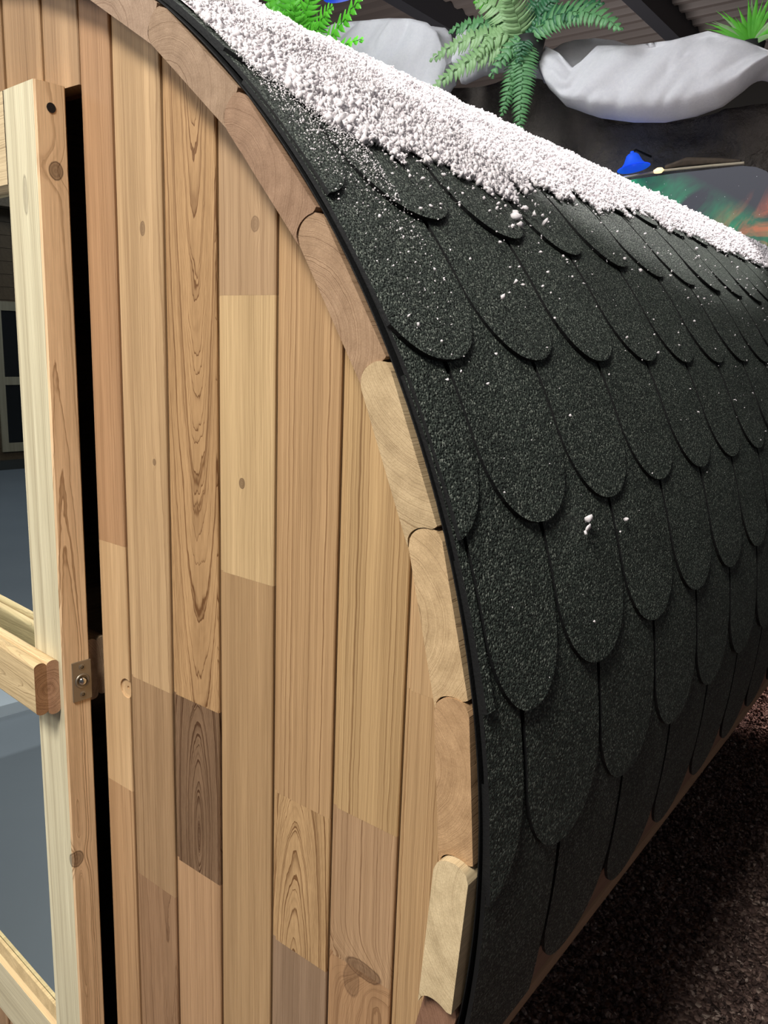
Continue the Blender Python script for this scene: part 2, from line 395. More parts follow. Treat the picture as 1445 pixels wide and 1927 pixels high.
# ------------------------------------------------------------------ the barrel sauna
L = 3.62; T = 0.0377
sauna = tag(empty('barrel_sauna'), 'cedar barrel sauna with scalloped dark green shingle roof and a glazed door standing ajar', 'sauna')
def cyl(th, r, y): return (r*math.sin(th), y, H + r*math.cos(th))
STEP = R_(9.0); TH0 = R_(35.02)
SV = [k/13 for k in range(14)]
def nose(s): return 0.0150*max(0.0, 1-abs(2*s-1)**2.3)**0.55
stave_tones = {-1: (176, 142, 116), 0: (170, 136, 108), 1: (164, 126, 98), 2: (176, 138, 106), 3: (206, 172, 130), 4: (210, 172, 128), 5: (196, 152, 110), 6: (226, 194, 150), 7: (150, 108, 84)}
front_off = {6: -0.012, 3: -0.002, 4: -0.001, 5: -0.003, 1: -0.001}
for k in range(40):
    kk = k if k <= 20 else k-40
    ta, tb = TH0+kk*STEP, TH0+(kk+1)*STEP
    m = MB(); rr = random.Random(kk*13+5)
    th_m = (ta+tb)/2; cxm, czm = cyl(th_m, 1-T/2, 0)[0], cyl(th_m, 1-T/2, 0)[2]
    er, et = (math.sin(th_m), math.cos(th_m)), (math.cos(th_m), -math.sin(th_m))
    base = stave_tones.get(kk, (lambda d: (180+d, 143+d, 108+d*.8))(rr.randint(-14, 14)))
    pr = (rr.uniform(-.05, .05), -rr.uniform(.035, .09)) if kk not in (3, 6) else (rr.uniform(-.12, -.06), 0.10)
    px_, pz_ = er[0]*pr[1]+et[0]*pr[0], er[1]*pr[1]+et[1]*pr[0]
    wf = wood_fn((cxm, 0, czm), 'y', 0.01, rr.uniform(0, 6), (px_, pz_))
    wood = (wf, S(*base), (rr.uniform(230, 330), rr.uniform(.45, .8), .006))
    y0 = front_off.get(kk, rr.uniform(-.001, .001)); A, B = [], []
    for s in SV:
        r = (1-T) + s*T
        # straight chord: flat plank between its two joints
        up_ = ta - nose(s)/r
        gap = 0.0007/r + (max(0, s-.80)/.20)**1.5*0.0055/r
        lo_ = tb - nose(s)/r - gap
        if s > 0.80: lo_ = tb - nose(.80)/r*(1-.35*((s-.80)/.20)) - gap
        A.append((up_, r)); B.append((lo_, r))
    def flatpt(a, r, y):
        # radial distance corrected so faces are flat across the stave
        d = (th_m - a); q = r*math.cos(STEP/2)/math.cos(d) if abs(d) < STEP/2+.02 else r
        q = q + (1-math.cos(STEP/2))*r*0.2
        return cyl(a, q, y)
    nm_ = 6
    F0 = [[flatpt(a+(b-a)*i/nm_, r, y0) for i in range(nm_+1)] for (a, r), (b, _) in zip(A, B)]
    F1 = [[flatpt(a+(b-a)*i/nm_, r, L) for i in range(nm_+1)] for (a, r), (b, _) in zip(A, B)]
    m.grid(F0, False, wood=wood); m.grid(F1, False, wood=wood, flip=True)
    m.grid([[row[0] for row in F0], [row[0] for row in F1]], True, wood=wood)
    m.grid([[row[-1] for row in F0], [row[-1] for row in F1]], True, wood=wood, flip=True)
    m.grid([F0[0], F1[0]], False, wood=wood, flip=True); m.grid([F0[-1], F1[-1]], False, wood=wood)
    o = m.build('stave', cedar, sauna)
    if kk == 6: o['label'] = 'pale freshly cut stave end standing proud of its neighbours'

# cradles carrying the barrel
for yc in (0.55, 2.9):
    m = MB(); pts = []; wf = wood_fn((0, yc, .2), 'x', 0.01, 1, (.03, .08)); wd = (wf, S(176, 136, 98), (180, .4, .01))
    top = [(0.999*math.sin(t), H-0.999*math.cos(t)) for t in np.linspace(-.62, .62, 25)]
    G0 = [[(x, yc-.025, 0.0), (x, yc-.025, z)] for x, z in top]; G1 = [[(x, yc+.025, 0.0), (x, yc+.025, z)] for x, z in top]
    m.grid(G0, False, wood=wd, flip=True); m.grid(G1, False, wood=wd)
    m.grid([[q[1] for q in G0], [q[1] for q in G1]], False, wood=wd)
    for q0, q1, fl in ((G0[0], G1[0], False), (G0[-1], G1[-1], True)): m.grid([q0, q1], False, wood=wd, flip=fl)
    m.build('cradle', cedar, sauna)

# back wall and floor inside
def disc_cols(m, x0, x1, yf, yb, rc, wood, z0=None, z1=None, nsub=3):
    xs = np.linspace(x0, x1, nsub+1)
    top = [min(z1 if z1 is not None else 9, H+math.sqrt(max(rc*rc-x*x, 0))) for x in xs]
    bot = [max(z0 if z0 is not None else -9, H-math.sqrt(max(rc*rc-x*x, 0))) for x in xs]
    F = [[(float(x), yf, b), (float(x), yf, t)] for x, b, t in zip(xs, bot, top)]
    Bk = [[(float(x), yb, b), (float(x), yb, t)] for x, b, t in zip(xs, bot, top)]
    m.grid(F, False, wood=wood, flip=True); m.grid(Bk, False, wood=wood)
    m.grid([[q[1] for q in F], [q[1] for q in Bk]], False, wood=wood); m.grid([[q[0] for q in F], [q[0] for q in Bk]], False, wood=wood, flip=True)
    m.grid([F[0], Bk[0]], False, wood=wood); m.grid([F[-1], Bk[-1]], False, wood=wood, flip=True)
m = MB()
for k in range(-10, 10):
    disc_cols(m, k*.095, (k+1)*.095, 3.52, 3.56, .9612, (wood_fn((k*.095, 3.5, 1), pith=(.2, .1)), S(150, 112, 80), (200, .4, .006)))
m.build('back_wall', cedar, sauna)
m = MB()
for k in range(7):
    x0 = -.63+k*.18
    m.box((x0, .12, .335), (x0+.172, 3.5, .36), wood=(wood_fn((x0, .1, .3), 'y', .01, 1, (.05, .1)), S(128, 112, 98), (200, .4, .006)))
m.build('inner_floor', cedar, sauna)

# ---- front wall: a tongue layer with single boards in front
YW = 0.030; RC = 0.9612; PX = 0.09139; X0 = 0.43279
DL, DR = -0.363, 0.3705; HZ = 0.785 + H; DB = -0.722 + H      # door opening
BREAKS = {}
front = MB()
for k in range(-11, 7):
    xa, xb = max(X0+(k-1)*PX, -.955), min(X0+k*PX, .955)
    if k <= -8 or k >= 1: segs = [(xa, xb, None, None)]
    elif k == 0: segs = [(DR, xb, None, None), (xa, DR, HZ, None), (xa, DR, None, DB)]
    else: segs = [(max(xa, DL), xb, HZ, None), (max(xa, DL), xb, None, DB)]
    for (a, b, z0, z1) in segs:
        if b-a > .004: disc_cols(front, a, b, .052, .064, RC, (wood_fn((a, 0, 1), pith=(.1, .1)), S(140, 92, 60), (200, .4, .004)), z0, z1)
fw_part = front.build('front_wall', cedar, sauna)

K1 = wood_mat('cedar_knotted', knots=[((.488, .03, .613+H), .0045, .0075, .75), ((.677, .03, .608+H), .006, .008, .6), ((.500, .03, .339+H), .003, .004, .8),
        ((.657, .03, .334+H), .0045, .006, .95), ((.853, .03, -.186+H), .024, .010, .8), ((.836, .03, -.208+H), .011, .020, .55)])
def board(xl, xr, zlist, tones, grains, z0=None, z1=None, groove=True, mat=None, label=None, keep=False):
    """a vertical tongued board; zlist: heights of its glued joints from the top down; one tone and grain per length"""
    m = MB()
    def topz(x): return min(z1 if z1 is not None else 9, H+math.sqrt(max(RC*RC-x*x, 1e-6)))
    def botz(x): return max(z0 if z0 is not None else -9, H-math.sqrt(max(RC*RC-x*x, 1e-6)))
    g = 0.0088 if groove else 0.0
    prof = []
    if groove: prof += [(xl+.0016, .054), (xl+.0016, YW+.0036), (xl+g, YW+.0036), (xl+g, YW+.0010), (xl+g+.0010, YW)]
    else: prof += [(xl, .054), (xl, YW+.008), (xl+.0008, YW+.004), (xl+.003, YW+.0008), (xl+.006, YW)]
    nn = 3
    x1 = prof[-1][0]
    for i in range(1, nn): prof.append((x1+(xr-.0012-x1)*i/nn, YW))
    prof += [(xr-.0012, YW), (xr, YW+.0012), (xr, .054)]
    zs = [None]+list(zlist)+[None]
    for si in range(len(zs)-1):
        zt, zb = zs[si], zs[si+1]
        fr_, cn, amp, tl, pith, fx = grains[si]
        wf = wood_fn(((xl+xr)/2, YW, fx+H), 'z', tl, math.pi/2, pith)
        wd = (wf, S(*tones[si]), (fr_, cn, amp))
        P = []
        for (x, y) in prof:
            a = topz(x) if zt is None else zt+H-.0001
            b = botz(x) if zb is None else zb+H
            if a < b: a = b
            P.append([(x, y, b), (x, y, a)])
        q = len(P); vs = [a[0] for a in P]+[a[1] for a in P]
        m.add(vs, [(i, (i+1) % q, q+(i+1) % q, q+i) for i in range(q)] + [tuple(range(q))[::-1], tuple(range(q, 2*q))], wood=wd)
    o = m.build('wall_board', mat or cedar, fw_part)
    if label: o['label'] = label
    o_segs = [(wood_fn(((xl+xr)/2, YW, gr[5]+H), 'z', gr[3], math.pi/2, gr[4]), S(*tn), gr[:3]) for tn, gr in zip(tones, grains)]
    return (o, o_segs) if keep else o
# grain: (rings per metre, contrast, waviness, tilt, pith offset (across, into the wall), height of the arch)
FINE = lambda s=0: (250+20*(s % 3), .78, .004, .006*((s % 5)-2), (.20+.03*(s % 4), .11), 0)
PLAIN = lambda s=0: (130, .50, .008, .010, (.10+.05*(s % 3), .06), 0)
CATH = lambda h, f=230, c=.8, p=(-.002, .010), t=.055: (f, c, .006, t, p, h)
board_a, segs_a = board(DR, X0, [.2185, -.136], [(190, 142, 102), (214, 170, 124), (194, 148, 106)], [PLAIN(1), (80, .2, .006, .01, (.1, .05), 0), PLAIN(0)], groove=False, keep=True)
board_b, segs_b = board(X0, X0+PX, [.040, -.26], [(204, 162, 118), (176, 136, 98), (168, 126, 92)], [(110, .42, .010, .012, (.06, .05), 0), (250, .55, .010, .02, (-.06, .03), 0), (180, .5, .012, .03, (.03, .03), -.3)], mat=K1, keep=True)
board(X0+PX, X0+2*PX, [.043, -.196], [(194, 148, 102), (138, 104, 76), (192, 146, 106)], [CATH(.80, 250, 1.05, (.012, .012), .060), CATH(-.19, 270, 2.0, (.006, .006), .13), (160, .4, .01, .01, (.1, .03), 0)], mat=K1, label='board with bold arched grain and a dark brown length near its foot')
board(X0+2*PX, X0+3*PX, [.537, .225], [(188, 148, 110), (212, 172, 124), (184, 143, 101)], [(90, .35, .006, .006, (.12, .06), 0), (240, .45, .012, .010, (.08, .05), 0), (150, .35, .008, .01, (.2, .1), 0)], mat=K1)
board(X0+3*PX, X0+4*PX, [-.023, -.220], [(194, 150, 106), (196, 152, 106), (158, 124, 96)], [FINE(1), CATH(-.36, 240, 1.2, (-.006, .006), .11), (170, .4, .008, .01, (.1, .1), 0)])
board(X0+4*PX, X0+5*PX, [-.0045, -.1895], [(200, 158, 110), (186, 144, 106), (184, 138, 98)], [FINE(2), FINE(4), (150, .5, .012, .03, (.03, .03), -.2)], mat=K1)
board(X0+5*PX, .955, [.1605], [(198, 156, 112), (192, 150, 106)], [PLAIN(2), FINE(3)])
# short boards over the door and one under it, then the left half of the wall
hl = [.3705, .288, .194, .104, .014, -.077, -.168, -.259, -.363]
for i in range(8):
    j = random.Random(i)
    d = j.randint(-9, 9); c = (184+d, 143+d, 104+d)
    board(hl[i+1], hl[i], [], [c], [(140+20*i, .4, .008, .012, (.05+.03*i, .05), 0)], z0=HZ)
    board(hl[i+1], hl[i], [], [(178+d*.5, 136+d*.5, 99)], [PLAIN(i)], z1=DB)
xs = [-.363-.0914*i for i in range(7)]
for i in range(6):
    j = random.Random(50+i); a = max(xs[i+1], -.955)
    board(a, xs[i], [j.uniform(-.1, .5)], [(lambda d: (190+d, 148+d, 106+d))(j.randint(-12, 10)), (186, 142, 104)], [FINE(i), PLAIN(i)])
# the shallow drilled hole beside the door
hx, hz = .4262, .0180+H
m = MB(); m.lathe([(.0001, .0052), (.0022, .0052), (.0022, .0034), (.0100, .0030), (.0128, .0022), (.0136, -.002), (.0136, -.01), (.0001, -.01)], 32, 0, False, lambda q: (hx+q[0], YW+q[2], hz+q[1]*1.04))
m.w = [(q[0]-hx+.05, q[1]+.05, q[2]-hz) for q in m.v]; m.tn = [S(214, 172, 128)]*len(m.v); m.gp = [(150, .4, .006)]*len(m.v)
cutter = m.build('cutter', cedar)
import bmesh as _bm
b_ = _bm.new(); b_.from_mesh(cutter.data); _bm.ops.remove_doubles(b_, verts=b_.verts, dist=1e-5); _bm.ops.recalc_face_normals(b_, faces=b_.faces); b_.to_mesh(cutter.data); b_.free()
for ob in (board_a, board_b):
    md = ob.modifiers.new('cut', 'BOOLEAN'); md.operation = 'DIFFERENCE'; md.object = cutter; md.solver = 'EXACT'; md.use_self = True
bpy.context.view_layer.update(); dg = bpy.context.evaluated_depsgraph_get()
for ob in (board_a, board_b):
    me = bpy.data.meshes.new_from_object(ob.evaluated_get(dg), preserve_all_data_layers=True, depsgraph=dg); ob.modifiers.clear(); ob.data = me; me.shade_flat()
    if me.attributes.get('custom_normal'): me.attributes.remove(me.attributes['custom_normal'])
    at = me.attributes
    sg, zl = (segs_a, (.2185, -.136)) if ob is board_a else (segs_b, (.040, -.26))
    for i, v in enumerate(me.vertices):                  # wood data again for every vertex after the cut
        fn, tn, gp = sg[sum(v.co.z < q+H-5e-5 for q in zl)]
        at['wco'].data[i].vector = fn(v.co); at['gp'].data[i].vector = gp
        at['tone'].data[i].color = (tn[0]*.92, tn[1]*1.03, tn[2]*1.11, 1)
bpy.data.objects.remove(cutter, do_unlink=True)

# ---- door, ajar
AD = R_(4.0); du = Vector((math.cos(AD), -math.sin(AD), 0)); dn = Vector((-math.sin(AD), -math.cos(AD), 0))
DC = Vector((.3544, -.0196, 0))                        # front corner of the free edge
def dp(s, d, z): return tuple(DC - du*s - dn*d + Vector((0, 0, z+H)))        # s from the free edge, d behind the front face
DT, DW, SW, ZT, ZB = .0395, .711, .083, .7815, -.706
door_wood = wood_mat('door_cedar', knots=[(dp(0, .0223, .683), .0085, .0105, .95), (dp(.0, .006, -.255), .010, .012, .9), (dp(.036, 0, .655), .006, .022, .5), (dp(.030, 0, -.012), .004, .012, .0)])
m = MB()
def stile(s0, s1, pale=True, seed=0):
    """the two faces of the stile are separate cuts of one piece: pale sapwood front, red-brown heart at the edge"""
    f_fr = lambda q: ((DC-Vector(q)).dot(du)-.12, (DC-Vector(q)).dot(dn)-.02, q[2]-H)
    front_w = (lambda q: ((Vector(q)-DC).dot(du)+.18+.010*(q[2]-H), .08, q[2]-H), S(236, 216, 178), (95, .42, .010))
    edge_w = (lambda q: ((DC-Vector(q)).dot(dn)*-1+.012+.0*(q[2]), .012+.028*(q[2]-H-.1), q[2]-H), S(255, 208, 160), (120, .65, .010))
    b = .0022
    z0, z1 = ZB, ZT
    for (A_, B_, wd) in (((s0+b, 0), (s1-b, 0), front_w), ((s1-b, 0), (s1, b), front_w), ((s1, b), (s1, DT), front_w), ((s1, DT), (s0+b, DT), front_w), ((s0+b, DT), (s0, DT-b), edge_w), ((s0, DT-b), (s0, b), edge_w), ((s0, b), (s0+b, 0), edge_w)):
        m.add([dp(*A_, z0), dp(*B_, z0), dp(*B_, z1), dp(*A_, z1)], [(0, 3, 2, 1)], wood=wd)
    pr = [(s0+b, 0), (s1-b, 0), (s1, b), (s1, DT), (s0+b, DT), (s0, DT-b), (s0, b)]
    m.add([dp(*q, z1) for q in pr], [tuple(range(7))[::-1]], wood=edge_w); m.add([dp(*q, z0) for q in pr], [tuple(range(7))], wood=edge_w)
stile(0, SW)
stile(DW-SW, DW)
def rail(z0, z1, tone, bead=True):
    wd = (lambda q: ((Vector(q)-DC).dot(dn)-.05, q[2]-H+.2, (Vector(q)-DC).dot(du)), S(*tone), (110, .35, .010))
    wb = (lambda q: ((Vector(q)-DC).dot(dn)-.05, q[2]-H+.2, (Vector(q)-DC).dot(du)), S(236, 194, 142), (110, .2, .010))
    pr = [(0, z0), (0, z1-.006), (.006, z1), (DT, z1), (DT, z0)]
    sa, sb = SW, DW-SW
    for i in range(5):
        (d0, a), (d1, b) = pr[i], pr[(i+1) % 5]
        m.add([dp(sa, d0, a), dp(sb, d0, a), dp(sb, d1, b), dp(sa, d1, b)], [(0, 1, 2, 3)], wood=(wb if i in (1,) else wd))
rail(ZB, -.597, (228, 206, 168)); 
# top rail: same section turned over
wd = (lambda q: ((Vector(q)-DC).dot(dn)-.05, q[2]-H+.2, (Vector(q)-DC).dot(du)), S(232, 200, 156), (110, .35, .010))
pr = [(0, .672), (0, ZT), (DT, ZT), (DT, .666), (.006, .666)]
for i in range(5):
    (d0, a), (d1, b) = pr[i], pr[(i+1) % 5]
    m.add([dp(SW, d0, a), dp(DW-SW, d0, a), dp(DW-SW, d1, b), dp(SW, d1, b)], [(0, 1, 2, 3)], wood=wd)
door = m.build('door', door_wood, sauna); door['label'] = 'glazed cedar door standing ajar'
m = MB(); m.add([dp(s, d, z) for s in (SW-.004, DW-SW+.004) for d in (.016, .021) for z in (-.60, .67)], [(0, 1, 3, 2), (4, 6, 7, 5), (0, 4, 5, 1), (2, 3, 7, 6), (0, 2, 6, 4), (1, 5, 7, 3)])
m.build('glass_pane', glass, door)
# beads holding the glass
m = MB(); wd = (lambda q: (q[0], q[2], q[1]), S(222, 186, 136), (60, .2, .01))
m.add([dp(s, d, z) for s in (SW, DW-SW) for d, z in ((.0062, -.597), (.0155, -.597), (.0155, -.578), (.010, -.578))], [(0, 1, 5, 4), (1, 2, 6, 5), (2, 3, 7, 6), (3, 0, 4, 7)], wood=wd)
m.build('glazing_bead', cedar, door)
# screw hole in the edge
m = MB(); hc = Vector(dp(-.0006, .0199, .7537)); m.lathe([(.0058, 0), (.0001, 0)], 16, 0, False, lambda q: tuple(hc - dn*q[0] + du*q[2] + Vector((0, 0, q[1]))))
m.build('screw_hole', hole_dark, door)
# handles: two rounded slats glued face to face
def handle(sgn, zc0, zc1, tone):
    m = MB(); th = .0172
    for q in range(2):
        d0 = (-(q+1)*th if sgn > 0 else DT+q*th); wdt = th
        zl, zh = zc0+(.004 if q else 0)*1, zc1-(.004 if q else 0)*0
        out = []
        NN = 9
        for i in range(NN+1):
            a = math.pi*i/NN; out.append((d0+wdt/2-wdt/2*math.cos(a), zh-.006+.006*math.sin(a)))
        for i in range(NN+1):
            a = math.pi*i/NN; out.append((d0+wdt/2+wdt/2*math.cos(a), zl+.006-.006*math.sin(a)))
        rr = random.Random(q+3*sgn)
        oz = rr.uniform(.005, .03)
        wf = lambda p, oz=oz, q=q: ((Vector(p)-DC).dot(dn)-.02+.05*((Vector(p)-DC).dot(du)+.1), p[2]-H-oz, (Vector(p)-DC).dot(du))
        wd = (wf, S(*tone[q]), (260, .6, .006))
        e0 = [dp(.012, d, z) for d, z in out]; e1 = [dp(.47, d, z) for d, z in out]
        m.grid([e0+e0[:1], e1+e1[:1]], True, wood=wd, flip=True)
        ed = (wf, S(*tone[2+q]), (240, .75, .008))
        m.add(e0, [tuple(range(len(e0)))], wood=ed); m.add(e1, [tuple(range(len(e1)))[::-1]], wood=ed)
    return m.build('door_handle', cedar, door)
h1 = handle(1, -.0265, .0525, [(238, 200, 150), (232, 196, 146), (206, 156, 122), (178, 130, 92)])
h2 = handle(-1, -.0235, .068, [(226, 190, 150), (226, 190, 150), (216, 180, 146), (216, 178, 142)])
# ball catch let into the edge
m = MB(); c0 = Vector(dp(-.0004, .0262, .0163))
def bc(a, z, o): return tuple(c0 - dn*a + Vector((0, 0, z)) + du*o)
m.add([bc(a, z, o) for o in (0, .0016) for a, z in ((-.0140, -.0290), (.0136, -.0290), (.0136, .0290), (-.0140, .0290))], [(4, 5, 6, 7), (0, 1, 5, 4), (1, 2, 6, 5), (2, 3, 7, 6), (3, 0, 4, 7)])
plate = m.build('ball_catch', brushed, door, bevel=.0005)
m = MB(); X = lambda q: bc(q[0], q[1], .0016+q[2])
m.lathe([(.0106, 0), (.0104, .0013), (.0092, .0018), (.0078, .0008), (.0072, .0002)], 28, 0, True, X)
m.lathe([(.0066*math.cos(a), .0002+.0058*math.sin(a)) for a in np.linspace(0, math.pi/2-.02, 9)], 28, 1, True, X)
for zc in (.0205, -.0200):
    X2 = lambda q, zc=zc: bc(q[0], q[1]+zc, .0016+q[2])
    m.lathe([(.0047, .0001), (.0040, .0007), (.0030, .0003), (.0024, .0009)], 20, 0, True, X2)
    m.lathe([(.0024, .0009), (.0021, .0009), (.0020, -.0002), (.0001, -.0002)], 6, 2, False, X2)
o = m.build('catch_fittings', [brushed, polished, hole_dark], door)
for ob in (door,):
    pass

# ---- roof: underlay and shingle courses
DPH = 0.16931; PHA = 1.07726; YA = 0.07425; DY = 0.17851
m = MB(); ths = np.linspace(-R_(101), R_(101), 121)
ya = .003
O = [[cyl(t, 1.0024, ya), cyl(t, 1.0024, L-.01)] for t in ths]; I = [[cyl(t, 1.0012, ya), cyl(t, 1.0012, L-.01)] for t in ths]
m.grid(O, True); m.grid(I, True, flip=True); m.grid([[a[0] for a in I], [a[0] for a in O]], False, flip=True); m.grid([[a[1] for a in I], [a[1] for a in O]], False)
m.grid([I[0], O[0]], False); m.grid([I[-1], O[-1]], False, flip=True)
roof = m.build('shingle_roof', bitumen, sauna)
m = MB()
def course(j, side=1):
    """one row of round-ended tabs; j counts down the right side from the row whose tips stand at PHA"""
    m = MB(); tip = PHA + j*DPH + (.034 if j == 4 else 0); half = j % 2
    TH = .0044; jr = random.Random(j*7+side)
    nt = 21
    for i in range(-1, nt+1):
        yc = YA + (i+(.5 if half else 0))*DY - (DY if half else 0)
        w2 = DY/2-.0040
        ylo, yhi = yc-w2, yc+w2
        ymin = .0055+.003*jr.random()
        if j == 2 and i == 0: ylo = .0235
        if j == 0 and i == 0: ymin = .005
        if yhi < ymin+.01 or ylo > L-.03: continue
        clo, chi = max(ylo, ymin), min(yhi, L-.012)
        cy_, hw = (ylo+yhi)/2, (yhi-ylo)/2
        nc = 19
        dt = jr.uniform(-.002, .002); sk = jr.uniform(-.002, .002); lift = jr.uniform(-.0006, .0012)
        cols = []
        for c in range(nc):
            tt = -math.cos(math.pi*c/(nc-1)) if clo == ylo and chi == yhi else -1+2*c/(nc-1)
            y = (clo+chi)/2 + (chi-clo)/2*tt
            e = min(1.0, abs(y-cy_)/hw)
            cut = .090*(1-max(0.0, 1-e**2.2)**(1/2.0))
            if j == 4 and i == 0: cut = 0
            cols.append((y, tip+dt+sk*tt-cut))
        t0 = tip-1.93*DPH
        def rad(t): 
            q = (t-t0)/(1.93*DPH); return 1.0028 + .0052*q + lift*max(0, q-.5)*2 + .0026*max(0, (q-.8)/.2)
        nr = 15; Tp, Bt = [], []
        for (y, tl) in cols:
            ts = [t0+(tl-t0)*k/nr for k in range(nr+1)]
            Tp.append([cyl(side*t, rad(t)+TH, y) for t in ts]); Bt.append([cyl(side*t, rad(t), y) for t in ts])
        fl = side > 0
        m.grid(Tp, True, 0, flip=not fl); m.grid(Bt, True, 1, flip=fl)
        m.grid([Tp[0], Bt[0]], False, 1, flip=fl); m.grid([Tp[-1], Bt[-1]], False, 1, flip=not fl)
        m.grid([[q[-1] for q in Tp], [q[-1] for q in Bt]], False, 1, flip=not fl)
        if j == 2 and i == 0:                    # narrow strip left between this tab and the roof edge
            a0, a1 = .006, .0195; te = tip-.02
            ts = [t0+(te-t0)*k/nr for k in range(nr+1)]
            Tp = [[cyl(side*t, rad(t)+TH-.001, a) for t in ts] for a in (a0, a1)]; Bt = [[cyl(side*t, rad(t)-.001, a) for t in ts] for a in (a0, a1)]
            m.grid(Tp, True, 0, flip=not fl); m.grid([Tp[0], Bt[0]], False, 1, flip=fl); m.grid([Tp[1], Bt[1]], False, 1, flip=not fl)
    return m.build('shingle_course', [granules, bitumen], roof)
for j in range(4, -8, -1): course(j, 1)
for j in range(4, -6, -1): course(j, -1)

# ------------------------------------------------------------------ snow on the roof
yb_ = [0, .01, .03, .065, .09, .147, .2, .24, .30, .34, .38, .42, .46, .50, .55, .6, .7, .77, .9, 1.0, 1.13, 1.23, 1.6, 2.2, 3.7]
tb_ = [34, 37, 40.5, 43, 45.5, 45.5, 44.6, 43.8, 44.8, 46, 45.7, 45.6, 46.6, 44.5, 42.8, 42.2, 42.3, 42.4, 42.2, 41, 39.8, 40.8, 41, 40.5, 40.5]
def bound(y): return np.interp(y, yb_, tb_) + 2.6*(vnoise(y*21+5, y*0+3)-.5) + 2.0*(vnoise(y*63+1, y*0+9)-.5)
def srad(th): # outer roof surface incl. shingles
    return 1.0150
def depth(thd, y):
    d = (bound(y)-thd); base = np.clip(d/9.0, 0, 1)**.8
    lump = .45 + .9*vnoise(thd*.55+11, y*22) * (.5+.8*vnoise(thd*1.3, y*60+5))
    return .0105*base*lump*np.clip((y-.012)/.05, .1, 1)
# blanket
ny, nt = 900, 90
yy = np.concatenate([np.linspace(.018, 1.2, 600), np.linspace(1.205, 3.58, 300)]); tt = np.linspace(0, 1, nt)
Y, TT = np.meshgrid(yy, tt, indexing='ij'); Bd = bound(Y)-.8; TH_ = -20 + (Bd+20)*TT
Rr = srad(0) - .002 + depth(TH_, Y) + .004*(vnoise(TH_*3.1, Y*160)-.4)*np.clip((Bd-TH_)/3, 0, 1)
a = np.radians(TH_); V = np.stack([Rr*np.sin(a), Y, H+Rr*np.cos(a)], -1).reshape(-1, 3)
idx = np.arange(len(yy)*nt).reshape(len(yy), nt)
Fq = np.stack([idx[:-1, :-1], idx[:-1, 1:], idx[1:, 1:], idx[1:, :-1]], -1).reshape(-1, 4)
snow = tag(mesh_np('snow', V, Fq, snow_mat, None, True), 'crumbly white artificial snow lying along the top of the barrel roof', 'snow', kind='stuff')
def flakes(nf, ylo, yhi, tlo, smin, smax, beyond=False, edge=0):
    y = ylo+(yhi-ylo)*rng.random(nf); b = bound(y)
    if beyond:
        th = b - 1.5 + rng.exponential(1.7, nf)
    else:
        th = tlo + (b+.6-tlo)*rng.random(nf)
        if edge: th = b - np.abs(rng.normal(0, edge, nf)) + .8
    dd = depth(th, y)*(0 if beyond else 1); s = smin+(smax-smin)*rng.random(nf)**2
    r = srad(0)+dd+s*(.15 if beyond else (rng.random(nf)*.9-.2)); a = np.radians(th)
    return np.stack([r*np.sin(a), y, H+r*np.cos(a)], 1), s
parts = [flakes(62000, .018, .75, 20, .0007, .0025), flakes(9000, .018, .75, 20, .0010, .0042, edge=3.0), flakes(26000, .7, 1.8, 20, .0014, .0038), flakes(12000, 1.8, 3.55, 18, .0025, .0055),
         flakes(650, .018, .62, 20, .0004, .0022, beyond=True), flakes(420, .6, 2.6, 20, .0005, .0026, beyond=True)]
# sparse specks further down and a few flakes
ns = 420; y = .03+2.0*rng.random(ns); th = 46+np.abs(rng.normal(0, 12, ns)); aa = np.radians(th); s = .0005+.0018*rng.random(ns)**3
parts.append((np.stack([1.0160*np.sin(aa), y, H+1.0160*np.cos(aa)], 1), s))
ns = 2400; y = .012+.12*rng.random(ns)**1.2; th = bound(y)+rng.exponential(3.2, ns); aa = np.radians(th); s = .0003+.0007*rng.random(ns)**2
parts.append((np.stack([1.0155*np.sin(aa), y, H+1.0155*np.cos(aa)], 1), s))
for (thd, y, s) in ((72.3, .262, .0042), (72.8, .252, .0034), (73, .246, .0025), (50.3, .395, .004), (49.5, .40, .006), (49.0, .41, .005), (56.2, .30, .002), (78.5, .235, .002), (49.2, .49, .004), (57.5, .232, .0035), (48.6, .47, .0055), (48.2, .45, .006)):
    aa = R_(thd); parts.append((np.array([[1.0170*math.sin(aa), y, H+1.0170*math.cos(aa)]]), np.array([s])))
vv, ff = crumbs(np.concatenate([q[0] for q in parts]), np.concatenate([q[1] for q in parts]), jag=.85)
o = mesh_np('snow_flakes', vv, ff, snow_mat, snow, True); o['kind'] = 'stuff'

